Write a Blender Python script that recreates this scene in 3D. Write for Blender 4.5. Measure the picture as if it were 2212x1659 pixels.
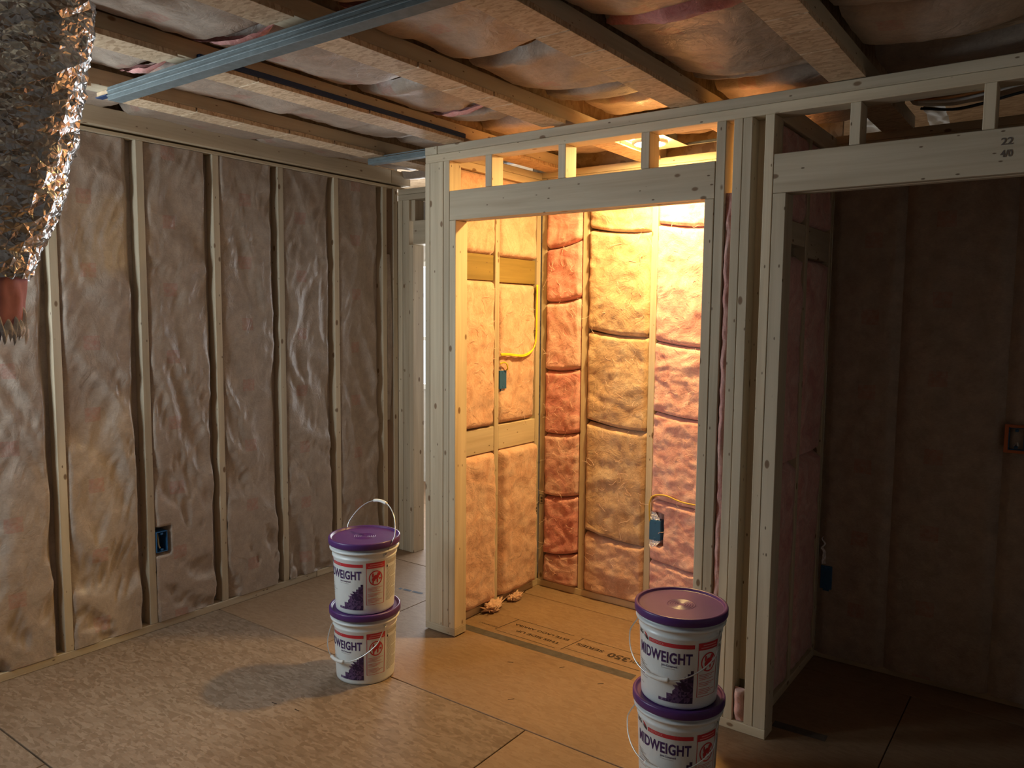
import bpy, bmesh, math, random
from mathutils import Vector, Matrix, noise

scene = bpy.context.scene
for o in list(bpy.data.objects):
    bpy.data.objects.remove(o)
COL = scene.collection
R = math.radians
random.seed(7)

# ------------------------------------------------------------------ camera
PW, PH = 2212, 1659
YAW, PITCH, ROLL, FPX = -0.6318, -0.0888, 0.0092, 1677.88
CAM = Vector((2.6342, -2.8643, 1.6098))
f0 = Vector((math.sin(YAW), math.cos(YAW), 0)); r0 = Vector((math.cos(YAW), -math.sin(YAW), 0)); u0 = Vector((0, 0, 1))
FW = f0 * math.cos(PITCH) + u0 * math.sin(PITCH)
UP0 = u0 * math.cos(PITCH) - f0 * math.sin(PITCH)
RT = r0 * math.cos(ROLL) + UP0 * math.sin(ROLL)
UP = UP0 * math.cos(ROLL) - r0 * math.sin(ROLL)
cam_data = bpy.data.cameras.new('camera')
cam = bpy.data.objects.new('camera', cam_data)
COL.objects.link(cam)
cam_data.sensor_width = 36.0
cam_data.sensor_fit = 'HORIZONTAL'
cam_data.lens = 36.0 * FPX / PW
cam_data.clip_start = 0.02
M3 = Matrix((RT, UP, -FW)).transposed()
cam.matrix_world = Matrix.Translation(CAM) @ M3.to_4x4()
scene.camera = cam

# ------------------------------------------------------------------ world, daylight, exposure
world = bpy.data.worlds.new('world')
scene.world = world
world.use_nodes = True
bg = world.node_tree.nodes['Background']
bg.inputs[0].default_value = (0.78, 0.89, 1.0, 1)
bg.inputs[1].default_value = 2.0

def area_light(name, loc, rot, sx, sy, power, color):
    d = bpy.data.lights.new(name, 'AREA')
    d.shape = 'RECTANGLE'; d.size = sx; d.size_y = sy
    d.energy = power; d.color = color
    o = bpy.data.objects.new(name, d)
    COL.objects.link(o)
    o.location = loc; o.rotation_euler = rot
    return o

DAY = (0.78, 0.92, 1.0)
area_light('unseen_left_daylight', (-.72, -2.66, 1.70), (R(90), 0, 0), .54, .90, 24, DAY)  # made-up window out of view, rakes daylight along the long wall
area_light('unseen_left_daylight', (-1.215, -2.10, 1.70), (0, R(-90), 0), .90, .70, 30, DAY)  # another made-up window out of view, carries daylight to the right-hand header
area_light('passage_window_daylight', (-1.55, 2.66, 1.50), (R(-90), 0, 0), 2.6, 1.2, 110, (0.94, 0.97, 1.0))

vs = scene.view_settings
vs.view_transform = 'Standard'
vs.look = 'None'
vs.gamma = 1.0
vs.use_curve_mapping = False
vs.exposure = 0.0

# ------------------------------------------------------------------ material helpers
MATS = {}
def new_mat(name):
    m = bpy.data.materials.new(name); m.use_nodes = True
    nt = m.node_tree
    b = nt.nodes['Principled BSDF']
    return m, nt, b
def N(nt, t, **kw):
    n = nt.nodes.new(t)
    for k, v in kw.items():
        setattr(n, k, v)
    return n
def ramp(nt, stops):
    n = nt.nodes.new('ShaderNodeValToRGB')
    cr = n.color_ramp
    while len(cr.elements) < len(stops):
        cr.elements.new(0.5)
    for e, (p, c) in zip(cr.elements, stops):
        e.position = p
        e.color = (c, c, c, 1) if isinstance(c, (int, float)) else (*c, 1)
    return n
def mixc(nt, fac, a, b, blend='MIX'):
    n = nt.nodes.new('ShaderNodeMix'); n.data_type = 'RGBA'; n.blend_type = blend
    for sock, v in ((n.inputs[0], fac), (n.inputs[6], a), (n.inputs[7], b)):
        if hasattr(v, 'links') or isinstance(v, bpy.types.NodeSocket):
            nt.links.new(v, sock)
        elif isinstance(v, (int, float)):
            sock.default_value = v
        else:
            sock.default_value = (*v, 1)
    return n.outputs[2]
def math_n(nt, op, a, b=None, c=None):
    n = nt.nodes.new('ShaderNodeMath'); n.operation = op
    for i, v in enumerate((a, b, c)):
        if v is None: continue
        if isinstance(v, (int, float)): n.inputs[i].default_value = v
        else: nt.links.new(v, n.inputs[i])
    return n.outputs[0]
def coords(nt, kind='Object', rnd=7.3):
    tc = N(nt, 'ShaderNodeTexCoord')
    oi = N(nt, 'ShaderNodeObjectInfo')
    sc = N(nt, 'ShaderNodeVectorMath', operation='SCALE'); sc.inputs[0].default_value = (3.1, 5.7, 4.3)
    m = math_n(nt, 'MULTIPLY', oi.outputs['Random'], rnd)
    nt.links.new(m, sc.inputs['Scale'])
    ad = N(nt, 'ShaderNodeVectorMath', operation='ADD')
    nt.links.new(tc.outputs[kind], ad.inputs[0]); nt.links.new(sc.outputs[0], ad.inputs[1])
    return ad.outputs[0], oi
def mapping(nt, v, scale, rot=(0, 0, 0)):
    n = N(nt, 'ShaderNodeMapping'); n.inputs['Scale'].default_value = scale; n.inputs['Rotation'].default_value = rot
    nt.links.new(v, n.inputs['Vector']); return n.outputs[0]
def noise_n(nt, v, scale, detail=3, rough=.5, dist=0):
    n = N(nt, 'ShaderNodeTexNoise'); n.inputs['Scale'].default_value = scale; n.inputs['Detail'].default_value = detail
    n.inputs['Roughness'].default_value = rough; n.inputs['Distortion'].default_value = dist
    nt.links.new(v, n.inputs['Vector']); return n.outputs['Fac']
def bump(nt, b, h, strength, dist=.01):
    n = N(nt, 'ShaderNodeBump'); n.inputs['Strength'].default_value = strength; n.inputs['Distance'].default_value = dist
    nt.links.new(h, n.inputs['Height']); nt.links.new(n.outputs[0], b.inputs['Normal'])

def wood(axis, light=(.61, .515, .375), dark=(.50, .40, .275), name='pine'):
    key = (name, axis)
    if key in MATS: return MATS[key]
    m, nt, b = new_mat(f'{name}_{"xyz"[axis]}')
    v, oi = coords(nt)
    s = [26.0, 26.0, 26.0]; s[axis] = 1.1
    g = noise_n(nt, mapping(nt, v, s), 1.0, 4, .6, .6)
    s2 = [7.0] * 3; s2[axis] = .7
    g2 = noise_n(nt, mapping(nt, v, s2), 1.0, 3, .5, .4)
    c = ramp(nt, [(.30, dark), (.62, light)]); nt.links.new(g, c.inputs[0])
    c2 = ramp(nt, [(.3, .80), (.7, 1.12)]); nt.links.new(g2, c2.inputs[0])
    col = mixc(nt, 1.0, c.outputs[0], c2.outputs[0], 'MULTIPLY')
    # knots
    s3 = [11.0] * 3; s3[axis] = 6.0
    vo = N(nt, 'ShaderNodeTexVoronoi'); vo.inputs['Scale'].default_value = 1.0
    nt.links.new(mapping(nt, v, s3), vo.inputs['Vector'])
    k = ramp(nt, [(.0, 1.0), (.085, .9), (.115, 0.0)]); nt.links.new(vo.outputs['Distance'], k.inputs[0])
    col = mixc(nt, k.outputs[0], col, (.20, .115, .06))
    s4 = [30.0] * 3; s4[axis] = 13.0
    vo2 = N(nt, 'ShaderNodeTexVoronoi'); vo2.inputs['Scale'].default_value = 1.0
    nt.links.new(mapping(nt, v, s4), vo2.inputs['Vector'])
    k2 = ramp(nt, [(.0, 1.0), (.07, .8), (.10, 0.0)]); nt.links.new(vo2.outputs['Distance'], k2.inputs[0])
    col = mixc(nt, k2.outputs[0], col, (.13, .075, .04))
    tint = ramp(nt, [(0, (.90, .90, .90)), (1, (1.08, 1.06, 1.02))]); nt.links.new(oi.outputs['Random'], tint.inputs[0])
    col = mixc(nt, 1.0, col, tint.outputs[0], 'MULTIPLY')
    nt.links.new(col, b.inputs['Base Color'])
    b.inputs['Roughness'].default_value = .62
    b.inputs['Specular IOR Level'].default_value = .3
    bump(nt, b, g, .12, .002)
    MATS[key] = m
    return m

def osb(name, c_lo, c_mid, c_hi, contrast=1.0, scale=1.0):
    if name in MATS: return MATS[name]
    m, nt, b = new_mat(name)
    v, oi = coords(nt)
    outs = []
    for i, (rot, sx, sy) in enumerate(((.35, 15, 52), (-.9, 17, 58), (1.45, 13, 44))):
        vo = N(nt, 'ShaderNodeTexVoronoi'); vo.inputs['Scale'].default_value = 1.0
        wv = N(nt, 'ShaderNodeVectorMath', operation='ADD')
        nt.links.new(mapping(nt, v, (sx * scale, sy * scale, 20 * scale), (0, 0, rot)), wv.inputs[0])
        nz = N(nt, 'ShaderNodeTexNoise'); nz.inputs['Scale'].default_value = 30 * scale; nt.links.new(v, nz.inputs['Vector'])
        nsc = N(nt, 'ShaderNodeVectorMath', operation='SCALE'); nsc.inputs['Scale'].default_value = .35; nt.links.new(nz.outputs['Color'], nsc.inputs[0])
        nt.links.new(nsc.outputs[0], wv.inputs[1])
        nt.links.new(wv.outputs[0], vo.inputs['Vector'])
        sep = N(nt, 'ShaderNodeSeparateColor'); nt.links.new(vo.outputs['Color'], sep.inputs[0])
        outs.append(sep.outputs[0])
    sel = noise_n(nt, v, 9 * scale, 2)
    s1 = ramp(nt, [(.46, 0.0), (.50, 1.0)]); nt.links.new(sel, s1.inputs[0])
    s2 = ramp(nt, [(.56, 0.0), (.60, 1.0)]); nt.links.new(sel, s2.inputs[0])
    h = mixc(nt, s1.outputs[0], outs[0], outs[1]); h = mixc(nt, s2.outputs[0], h, outs[2])
    c = ramp(nt, [(.02, c_lo), (.45, c_mid), (.98, c_hi)]); nt.links.new(h, c.inputs[0])
    col = mixc(nt, contrast, c_mid, c.outputs[0])
    big = noise_n(nt, v, 1.6, 4, .6)
    bt = ramp(nt, [(.3, (.82, .80, .78)), (.7, (1.10, 1.10, 1.10))]); nt.links.new(big, bt.inputs[0])
    col = mixc(nt, 1.0, col, bt.outputs[0], 'MULTIPLY')
    fl = noise_n(nt, mapping(nt, v, (60, 220, 60), (0, 0, .5)), 1.0, 3, .7)
    fr = ramp(nt, [(.28, .72), (.42, 1.0)]); nt.links.new(fl, fr.inputs[0])
    col = mixc(nt, .8, col, mixc(nt, 1.0, col, fr.outputs[0], 'MULTIPLY'))
    nt.links.new(col, b.inputs['Base Color'])
    b.inputs['Roughness'].default_value = .55
    b.inputs['Specular IOR Level'].default_value = .3
    bump(nt, b, h, .15, .002)
    MATS[name] = m
    return m

def kraft(name='kraft', base=(.40, .315, .25), marks=True):
    if name in MATS: return MATS[name]
    m, nt, b = new_mat(name)
    tc = N(nt, 'ShaderNodeTexCoord'); oi = N(nt, 'ShaderNodeObjectInfo')
    sx = N(nt, 'ShaderNodeSeparateXYZ'); nt.links.new(tc.outputs['UV'], sx.inputs[0])
    v, _ = coords(nt)
    g = noise_n(nt, v, 14, 5, .65)
    c = ramp(nt, [(.25, tuple(x * .78 for x in base)), (.75, tuple(x * 1.2 for x in base))]); nt.links.new(g, c.inputs[0])
    col = c.outputs[0]
    # fine fibre weave lines of the paper
    fz = noise_n(nt, mapping(nt, v, (90, 90, 260)), 1.0, 2, .6)
    fr = ramp(nt, [(.3, .90), (.7, 1.06)]); nt.links.new(fz, fr.inputs[0])
    col = mixc(nt, 1.0, col, fr.outputs[0], 'MULTIPLY')
    if marks:
        vv = math_n(nt, 'ADD', sx.outputs[1], math_n(nt, 'MULTIPLY', oi.outputs['Random'], 3.7))
        fv = math_n(nt, 'ABSOLUTE', math_n(nt, 'SUBTRACT', math_n(nt, 'FRACT', math_n(nt, 'DIVIDE', vv, .335)), .5))
        uu = math_n(nt, 'ABSOLUTE', math_n(nt, 'SUBTRACT', sx.outputs[0], math_n(nt, 'MULTIPLY_ADD', oi.outputs['Random'], .08, .10)))
        mk = math_n(nt, 'MULTIPLY', math_n(nt, 'LESS_THAN', fv, .10), math_n(nt, 'LESS_THAN', uu, .036))
        nz = noise_n(nt, tc.outputs['UV'], 60, 3)
        mk = math_n(nt, 'MULTIPLY', mk, math_n(nt, 'MULTIPLY_ADD', nz, .7, -.14))
        col = mixc(nt, mk, col, (.42, .075, .055))
    nt.links.new(col, b.inputs['Base Color'])
    b.inputs['Roughness'].default_value = .42
    b.inputs['Specular IOR Level'].default_value = .5
    w1 = noise_n(nt, mapping(nt, v, (3.5, 3.5, 2.4), (.5, .3, .2)), 4.0, 4, .5, 1.2)
    w2 = N(nt, 'ShaderNodeTexVoronoi', feature='DISTANCE_TO_EDGE'); w2.inputs['Scale'].default_value = 9
    wv = N(nt, 'ShaderNodeVectorMath', operation='ADD'); nt.links.new(v, wv.inputs[0])
    wn_ = N(nt, 'ShaderNodeTexNoise'); wn_.inputs['Scale'].default_value = 6; nt.links.new(v, wn_.inputs['Vector']); nt.links.new(wn_.outputs['Color'], wv.inputs[1])
    nt.links.new(wv.outputs[0], w2.inputs['Vector'])
    cr = ramp(nt, [(.0, .0), (.05, 1.0)]); nt.links.new(w2.outputs['Distance'], cr.inputs[0])
    hh = math_n(nt, 'ADD', w1, math_n(nt, 'MULTIPLY', cr.outputs[0], .06))
    bump(nt, b, hh, .30, .02)
    MATS[name] = m
    return m

def fluff(name, base, dark, light):
    if name in MATS: return MATS[name]
    m, nt, b = new_mat(name)
    v, oi = coords(nt)
    w = noise_n(nt, v, 7, 5, .62, 1.4)
    c = ramp(nt, [(.28, dark), (.5, base), (.74, light)]); nt.links.new(w, c.inputs[0])
    f = noise_n(nt, mapping(nt, v, (1, 1, 1), (.5, .4, .2)), 38, 5, .7, 1.8)
    fr = ramp(nt, [(.3, .82), (.7, 1.12)]); nt.links.new(f, fr.inputs[0])
    col = mixc(nt, 1.0, c.outputs[0], fr.outputs[0], 'MULTIPLY')
    nt.links.new(col, b.inputs['Base Color'])
    b.inputs['Roughness'].default_value = .9
    b.inputs['Specular IOR Level'].default_value = .05
    b.inputs['Sheen Weight'].default_value = .25
    hh = math_n(nt, 'ADD', math_n(nt, 'MULTIPLY', w, 1.0), math_n(nt, 'MULTIPLY', f, .35))
    bump(nt, b, hh, .45, .02)
    MATS[name] = m
    return m

def plain(name, col, rough=.5, metal=0.0, spec=.4, var=.08, vscale=20, bumpy=0.0):
    if name in MATS: return MATS[name]
    m, nt, b = new_mat(name)
    v, oi = coords(nt)
    n = noise_n(nt, v, vscale, 4, .6)
    c = ramp(nt, [(.3, tuple(x * (1 - var) for x in col)), (.7, tuple(min(1, x * (1 + var)) for x in col))]); nt.links.new(n, c.inputs[0])
    nt.links.new(c.outputs[0], b.inputs['Base Color'])
    b.inputs['Roughness'].default_value = rough
    b.inputs['Metallic'].default_value = metal
    b.inputs['Specular IOR Level'].default_value = spec
    if bumpy: bump(nt, b, n, bumpy, .004)
    MATS[name] = m
    return m

def emit(name, col, strength):
    m, nt, b = new_mat(name)
    b.inputs['Base Color'].default_value = (*col, 1)
    b.inputs['Emission Color'].default_value = (*col, 1)
    b.inputs['Emission Strength'].default_value = strength
    return m

OSB_FLOOR = osb('osb_floor', (.165, .104, .062), (.230, .158, .104), (.32, .235, .165), .62, 1.5)
OSB_SMOOTH = osb('osb_floor_sanded', (.21, .122, .066), (.27, .170, .098), (.325, .218, .133), .42, 1.5)
OSB_STRIP = osb('osb_strip_board', (.34, .22, .125), (.56, .41, .265), (.70, .55, .38), .7, 2.2)
OSB_DARK = osb('osb_sheathing', (.30, .19, .10), (.42, .29, .17), (.55, .40, .25), .8)
KRAFT = kraft()
KRAFT_C = KRAFT
PINK = fluff('pink_fiberglass', (.74, .41, .355), (.62, .265, .24), (.82, .57, .49))
PINK_DEEP = fluff('deep_pink_fiberglass', (.72, .32, .285), (.58, .19, .18), (.80, .48, .425))
TAN = fluff('buff_fiberglass', (.60, .395, .245), (.47, .28, .155), (.71, .54, .37))
STEEL = plain('galvanised_steel', (.145, .175, .18), .6, .25, .5, .2, 30)
BLUE_PL = plain('blue_plastic', (.022, .105, .24), .4, 0, .5, .1)
YELLOW = plain('yellow_cable_jacket', (.80, .62, .03), .45)
WHITE_PL = plain('white_plastic', (.82, .82, .78), .35, 0, .5, .03)
BLUE_TAPE = plain('dark_blue_gasket', (.012, .035, .10), .6)

# ------------------------------------------------------------------ object helpers
def link(name, me, mat, parent=None, loc=None, smooth=False):
    o = bpy.data.objects.new(name, me)
    COL.objects.link(o)
    if mat is not None:
        for mm in (mat if isinstance(mat, (list, tuple)) else [mat]):
            me.materials.append(mm)
    if parent: o.parent = parent
    if loc is not None: o.location = loc
    if smooth:
        me.polygons.foreach_set('use_smooth', [True] * len(me.polygons))
    return o
def from_bm(name, bm, mat, parent=None, loc=None, smooth=False):
    me = bpy.data.meshes.new(name); bm.to_mesh(me); bm.free()
    return link(name, me, mat, parent, loc, smooth)
def empty(name, loc=(0, 0, 0), rz=0.0, parent=None):
    o = bpy.data.objects.new(name, None); COL.objects.link(o)
    o.location = loc; o.rotation_euler = (0, 0, rz); o.empty_display_size = .1
    if parent: o.parent = parent
    return o
def tag(o, label, cat, group=None):
    o['label'] = label; o['category'] = cat
    if group: o['group'] = group
    return o
def struct(name, label, cat):
    o = empty(name); o['kind'] = 'structure'; o['label'] = label; o['category'] = cat
    return o
def box(name, x, y, z, mat, parent=None, bev=.0022):
    """one board: min/max along x, y, z in the parent's frame"""
    cx, cy, cz = (x[0] + x[1]) / 2, (y[0] + y[1]) / 2, (z[0] + z[1]) / 2
    bm = bmesh.new()
    bmesh.ops.create_cube(bm, size=1.0)
    for v in bm.verts:
        v.co = Vector((v.co.x * (x[1] - x[0]), v.co.y * (y[1] - y[0]), v.co.z * (z[1] - z[0])))
    if bev:
        bmesh.ops.bevel(bm, geom=list(bm.edges), offset=min(bev, (x[1] - x[0]) * .3, (y[1] - y[0]) * .3, (z[1] - z[0]) * .3), segments=1, affect='EDGES')
    return from_bm(name, bm, mat, parent, (cx, cy, cz))
def board(name, x, y, z, parent, tone='pine', **kw):
    d = (x[1] - x[0], y[1] - y[0], z[1] - z[0])
    return box(name, x, y, z, wood(d.index(max(d)), name=tone, **kw), parent)
def grid_mesh(name, nu, nv, fn, mat, parent=None, uvfn=None, smooth=True, origin=None, tri=False):
    verts, uvs = [], []
    for j in range(nv + 1):
        for i in range(nu + 1):
            p = fn(i / nu, j / nv); verts.append(p)
            uvs.append(uvfn(i / nu, j / nv) if uvfn else (i / nu, j / nv))
    if origin is None:
        n = len(verts)
        origin = (sum(p[0] for p in verts) / n, sum(p[1] for p in verts) / n, sum(p[2] for p in verts) / n)
    verts = [(p[0] - origin[0], p[1] - origin[1], p[2] - origin[2]) for p in verts]
    faces = []
    for j in range(nv):
        for i in range(nu):
            a = j * (nu + 1) + i; q = (a, a + 1, a + nu + 2, a + nu + 1)
            if tri:
                faces += ([(q[0], q[1], q[2]), (q[0], q[2], q[3])] if (i + j) % 2 else [(q[0], q[1], q[3]), (q[1], q[2], q[3])])
            else:
                faces.append(q)
    me = bpy.data.meshes.new(name); me.from_pydata(verts, [], faces)
    uv = me.uv_layers.new(name='UVMap')
    for l in me.loops:
        uv.data[l.index].uv = uvs[l.vertex_index]
    return link(name, me, mat, parent, origin, smooth)
def lathe(name, prof, mat, parent=None, seg=64, loc=None, smooth=True):
    bm = bmesh.new(); rings = []
    for r, z in prof:
        if r < 1e-6: rings.append([bm.verts.new((0, 0, z))])
        else: rings.append([bm.verts.new((r * math.cos(2 * math.pi * k / seg), r * math.sin(2 * math.pi * k / seg), z)) for k in range(seg)])
    for a, b in zip(rings, rings[1:]):
        for k in range(seg):
            k2 = (k + 1) % seg
            if len(a) == 1: bm.faces.new((a[0], b[k], b[k2]))
            elif len(b) == 1: bm.faces.new((a[k], a[k2], b[0]))
            else: bm.faces.new((a[k], a[k2], b[k2], b[k]))
    bmesh.ops.recalc_face_normals(bm, faces=bm.faces)
    return from_bm(name, bm, mat, parent, loc, smooth)
def catmull(pts, per=8):
    P = [Vector(p) for p in pts]; P = [2 * P[0] - P[1]] + P + [2 * P[-1] - P[-2]]
    out = []
    for i in range(1, len(P) - 2):
        for k in range(per):
            t = k / per
            out.append(.5 * ((2 * P[i]) + (P[i + 1] - P[i - 1]) * t + (2 * P[i - 1] - 5 * P[i] + 4 * P[i + 1] - P[i + 2]) * t * t + (3 * P[i] - P[i - 1] - 3 * P[i + 1] + P[i + 2]) * t ** 3))
    out.append(P[-2]); return out
def tube_into(bm, pts, r, n=8, per=8):
    C = catmull(pts, per) if per > 1 else [Vector(p) for p in pts]
    rings = []; up = Vector((.13, .27, .95))
    for i, c in enumerate(C):
        d = (C[min(i + 1, len(C) - 1)] - C[max(i - 1, 0)]).normalized()
        s = d.cross(up)
        if s.length < .05: s = d.cross(Vector((1, 0, 0)))
        s.normalize(); t = s.cross(d)
        rr = r[i * (len(r) - 1) // max(1, len(C) - 1)] if isinstance(r, (list, tuple)) else r
        rings.append([bm.verts.new(c + (s * math.cos(2 * math.pi * k / n) + t * math.sin(2 * math.pi * k / n)) * rr) for k in range(n)])
    for a, b in zip(rings, rings[1:]):
        for k in range(n): bm.faces.new((a[k], a[(k + 1) % n], b[(k + 1) % n], b[k]))
    bm.faces.new(rings[0]); bm.faces.new(list(reversed(rings[-1])))
def tube(name, pts, r, mat, parent=None, n=8, per=8):
    bm = bmesh.new(); tube_into(bm, pts, r, n, per)
    bmesh.ops.recalc_face_normals(bm, faces=bm.faces)
    o0 = Vector(pts[0])
    for v in bm.verts: v.co -= o0
    return from_bm(name, bm, mat, parent, o0, True)
def text_bm(body, size, extra=0.0, align='LEFT', spacing=1.0):
    cu = bpy.data.curves.new('lettering', 'FONT'); cu.body = body; cu.size = size; cu.align_x = align
    cu.offset = extra; cu.space_character = spacing; cu.resolution_u = 3; cu.fill_mode = 'FRONT'
    ob = bpy.data.objects.new('lettering', cu); COL.objects.link(ob)
    dg = bpy.context.evaluated_depsgraph_get(); dg.update()
    me = bpy.data.meshes.new_from_object(ob.evaluated_get(dg))
    bm = bmesh.new(); bm.from_mesh(me)
    bpy.data.objects.remove(ob); bpy.data.curves.remove(cu); bpy.data.meshes.remove(me)
    bmesh.ops.remove_doubles(bm, verts=bm.verts, dist=1e-6)
    return bm
def fit(bm, x0, x1, y0, y1):
    xs = [v.co.x for v in bm.verts]; ys = [v.co.y for v in bm.verts]
    ax, bx, ay, by = min(xs), max(xs), min(ys), max(ys)
    for v in bm.verts:
        v.co.x = x0 + (v.co.x - ax) / (bx - ax) * (x1 - x0); v.co.y = y0 + (v.co.y - ay) / (by - ay) * (y1 - y0); v.co.z = 0
    return bm
def slice_x(bm, step):
    xs = [v.co.x for v in bm.verts]; x = math.floor(min(xs) / step) * step
    while x < max(xs):
        bmesh.ops.bisect_plane(bm, geom=bm.verts[:] + bm.edges[:] + bm.faces[:], plane_co=(x, 0, 0), plane_no=(1, 0, 0)); x += step
    return bm
def fnz(x, y, z): return noise.noise(Vector((x, y, z)))
def sm(t):
    t = max(0.0, min(1.0, t)); return t * t * (3 - 2 * t)

# ------------------------------------------------------------------ dimensions
XA = -1.059                 # inner face of the studs of the long wall
Y0 = -1.283                 # first stud in view
OC = .4064
ZT = 2.415                  # top of the closet front wall = underside of the joists
ZP = ZT - .076
YB = .89                    # face of the back wall
JX = [-.37, .19, .765, 1.35, 1.94, 2.53, 3.12]
X1, YN, YF = 3.75, -4.6, 2.6

# ================================================================== FLOOR
floor = bpy.data.objects.new('floor', None)
bm = bmesh.new(); bmesh.ops.create_cube(bm, size=1.0)
for v in bm.verts: v.co = Vector((v.co.x * 7.2, v.co.y * 7.6, v.co.z * .05))
bpy.data.objects.remove(floor)
floor = from_bm('floor', bm, plain('joist_wood', (.30, .21, .13), .9), None, (.4, -1.0, -.045))
floor['kind'] = 'structure'; floor['label'] = 'oriented strand board subfloor of large panels with dark joints'; floor['category'] = 'floor'
rows = [(-4.78, -4.15, .977), (-4.15, -2.93, .977), (-2.93, -1.71, -.255), (-1.71, -.49, .977), (-.49, .73, -.265), (.73, 1.95, .90), (1.95, 2.75, -.3)]
PANELS = {}
for ri, (ya, yb, xj) in enumerate(rows):
    xs = sorted({max(-3.15, min(3.95, xj + 2.40 * k)) for k in range(-3, 4)})
    for ci, (xa, xb) in enumerate(zip(xs, xs[1:])):
        if xb - xa < .05: continue
        p = box('osb_panel', (xa + .0022, xb - .0022), (ya + .0028, yb - .0028), (-.018, 0), OSB_SMOOTH if ri >= 4 or (ri == 3 and xa > .9) else OSB_FLOOR, None, .0015)
        p.parent = floor; p.location = p.location - floor.location
        PANELS[(ri, ci)] = (p, xa, xb)
def panel_at(x, y):
    for (ri, ci), (p, xa, xb) in PANELS.items():
        if rows[ri][0] <= y < rows[ri][1] and xa <= x < xb: return p
INK = plain('floor_ink', (.055, .036, .024), .7, 0, .2, .3, 60)
GREYINK = plain('grey_floor_band', (.095, .080, .068), .7, 0, .2, .25, 25)
def floor_decal(name, bm, x, y, mat, rz=0.0):
    p = panel_at(x, y)
    o = from_bm(name, bm, mat, None)
    o.parent = p
    o.location = Vector((x, y, .0007)) - (floor.location + p.location)
    o.rotation_euler = (0, 0, rz)
    return o
def rect_bm(x0, x1, y0, y1, bm=None):
    bm = bm or bmesh.new()
    bm.faces.new([bm.verts.new(c) for c in ((x0, y0, 0), (x1, y0, 0), (x1, y1, 0), (x0, y1, 0))])
    return bm
# grey band printed across the panel behind the closet openings
floor_decal('grey_band', rect_bm(0, .98, -.028, .028), .13, .140, GREYINK, R(1.2))
floor_decal('grey_band', rect_bm(0, .20, -.025, .025), 1.735, .146, GREYINK, R(2.5))
# upside-down printing seen through the opening (reads from the back wall)
def floor_text(s, xc, yc, w, h, thick=.0):
    b = fit(text_bm(s, .05, thick), -w / 2, w / 2, -h / 2, h / 2)
    floor_decal('panel_lettering', b, xc, yc, INK, math.pi)
floor_text('NOTCH', 1.075, .300, .11, .026, .0016)
floor_text('350', .955, .302, .11, .048, .0018)
floor_text('SERIES', .795, .312, .15, .026, .0016)
floor_text('THIS SIDE UP', .52, .262, .26, .022, .0016)
floor_text('ESTE LADO ARRIBA', .50, .325, .33, .021, .0013)
floor_text('IMPORTANT', .225, .235, .12, .014)
for x0, x1, y in ((.285, .66, .385), (.70, 1.10, .385), (.70, 1.10, .235), (.30, .66, .205)):
    floor_decal('panel_rule', rect_bm(0, x1 - x0, -.0016, .0016), x0, y, INK)
for x, y0, y1 in ((.29, .21, .385), (.69, .21, .385)):
    floor_decal('panel_rule', rect_bm(-.0022, .0022, 0, y1 - y0), x, y0, INK, R(-8))
floor_decal('panel_lettering', fit(text_bm('- --- ----', .03, .002), 0, .17, -.012, .012), -.52, .34, plain('blue_ink', (.08, .09, .11), .7), R(6))
# small dark scuffs
for x, y, a in ((.80, .05, 1.1), (.58, -.05, .4), (1.02, .02, .8), (.79, -.33, .9), (.03, -.95, .1), (.15, -.93, .0)):
    floor_decal('scuff', rect_bm(-.014, .014, -.0025, .0025), x, y, INK, a)

# ================================================================== LONG WALL (wall_left)
wl = struct('wall_left', 'framed wall of pale studs with crumpled brown paper-faced insulation between them', 'wall')
ZS = 2.425
def stud_y(i): return Y0 + OC * (i - 1)
for i in range(0, 7):
    board('stud', (XA - .089, XA + random.uniform(-.001, .001)), (stud_y(i), stud_y(i) + .038), (.038, ZS), wl)
for y in (-2.50,):
    board('stud', (XA - .089, XA), (y, y + .038), (.038, ZS), wl)
board('corner_stud', (XA - .089, XA), (.846, .884), (.038, ZS), wl)
board('bottom_plate', (XA - .089, XA), (-2.5, .176), (0, .038), wl)
board('bottom_plate', (XA - .089, XA), (.178, .884), (0, .038), wl)
board('top_plate', (XA - .089, XA + .003), (-2.5, .98), (ZS, ZS + .017), wl)
board('top_plate', (XA - .089, XA + .030), (-2.5, .80), (ZS + .027, ZS + .112), wl)
board('top_plate', (XA - .089, XA + .028), (.803, .98), (ZS + .027, ZS + .112), wl)
WA0, WA1, WZ0, WZ1 = -2.46, -1.74, 1.25, 2.15  # opening for an invented window outside the view
for y_, z_ in (((WA1, 1.03), (-.02, 2.75)), ((-2.6, WA0), (-.02, 2.75)), ((WA0, WA1), (-.02, WZ0)), ((WA0, WA1), (WZ1, 2.75))):
    box('sheathing', (XA - .16, XA - .142), y_, z_, OSB_DARK, wl)
board('window_sill', (XA - .089, XA), (WA0, WA1 + .01), (WZ0 - .038, WZ0), wl)
board('window_header', (XA - .089, XA), (WA0, WA1 + .01), (WZ1, WZ1 + .14), wl)
board('stud', (XA - .089, XA), (WA1 + .012, WA1 + .048), (.038, ZS), wl)
win3 = struct('window_3', 'unseen white framed window added for left daylight in the long insulated stud wall', 'window')
for nm, y_, z_ in (('frame_side', (WA0, WA0 + .03), (WZ0, WZ1)), ('frame_side', (WA1 - .03, WA1), (WZ0, WZ1)), ('frame_rail', (WA0 + .03, WA1 - .03), (WZ0, WZ0 + .04)), ('frame_rail', (WA0 + .03, WA1 - .03), (WZ1 - .04, WZ1))):
    box(nm, (XA - .14, XA - .09), y_, z_, WHITE_PL, win3)
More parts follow.
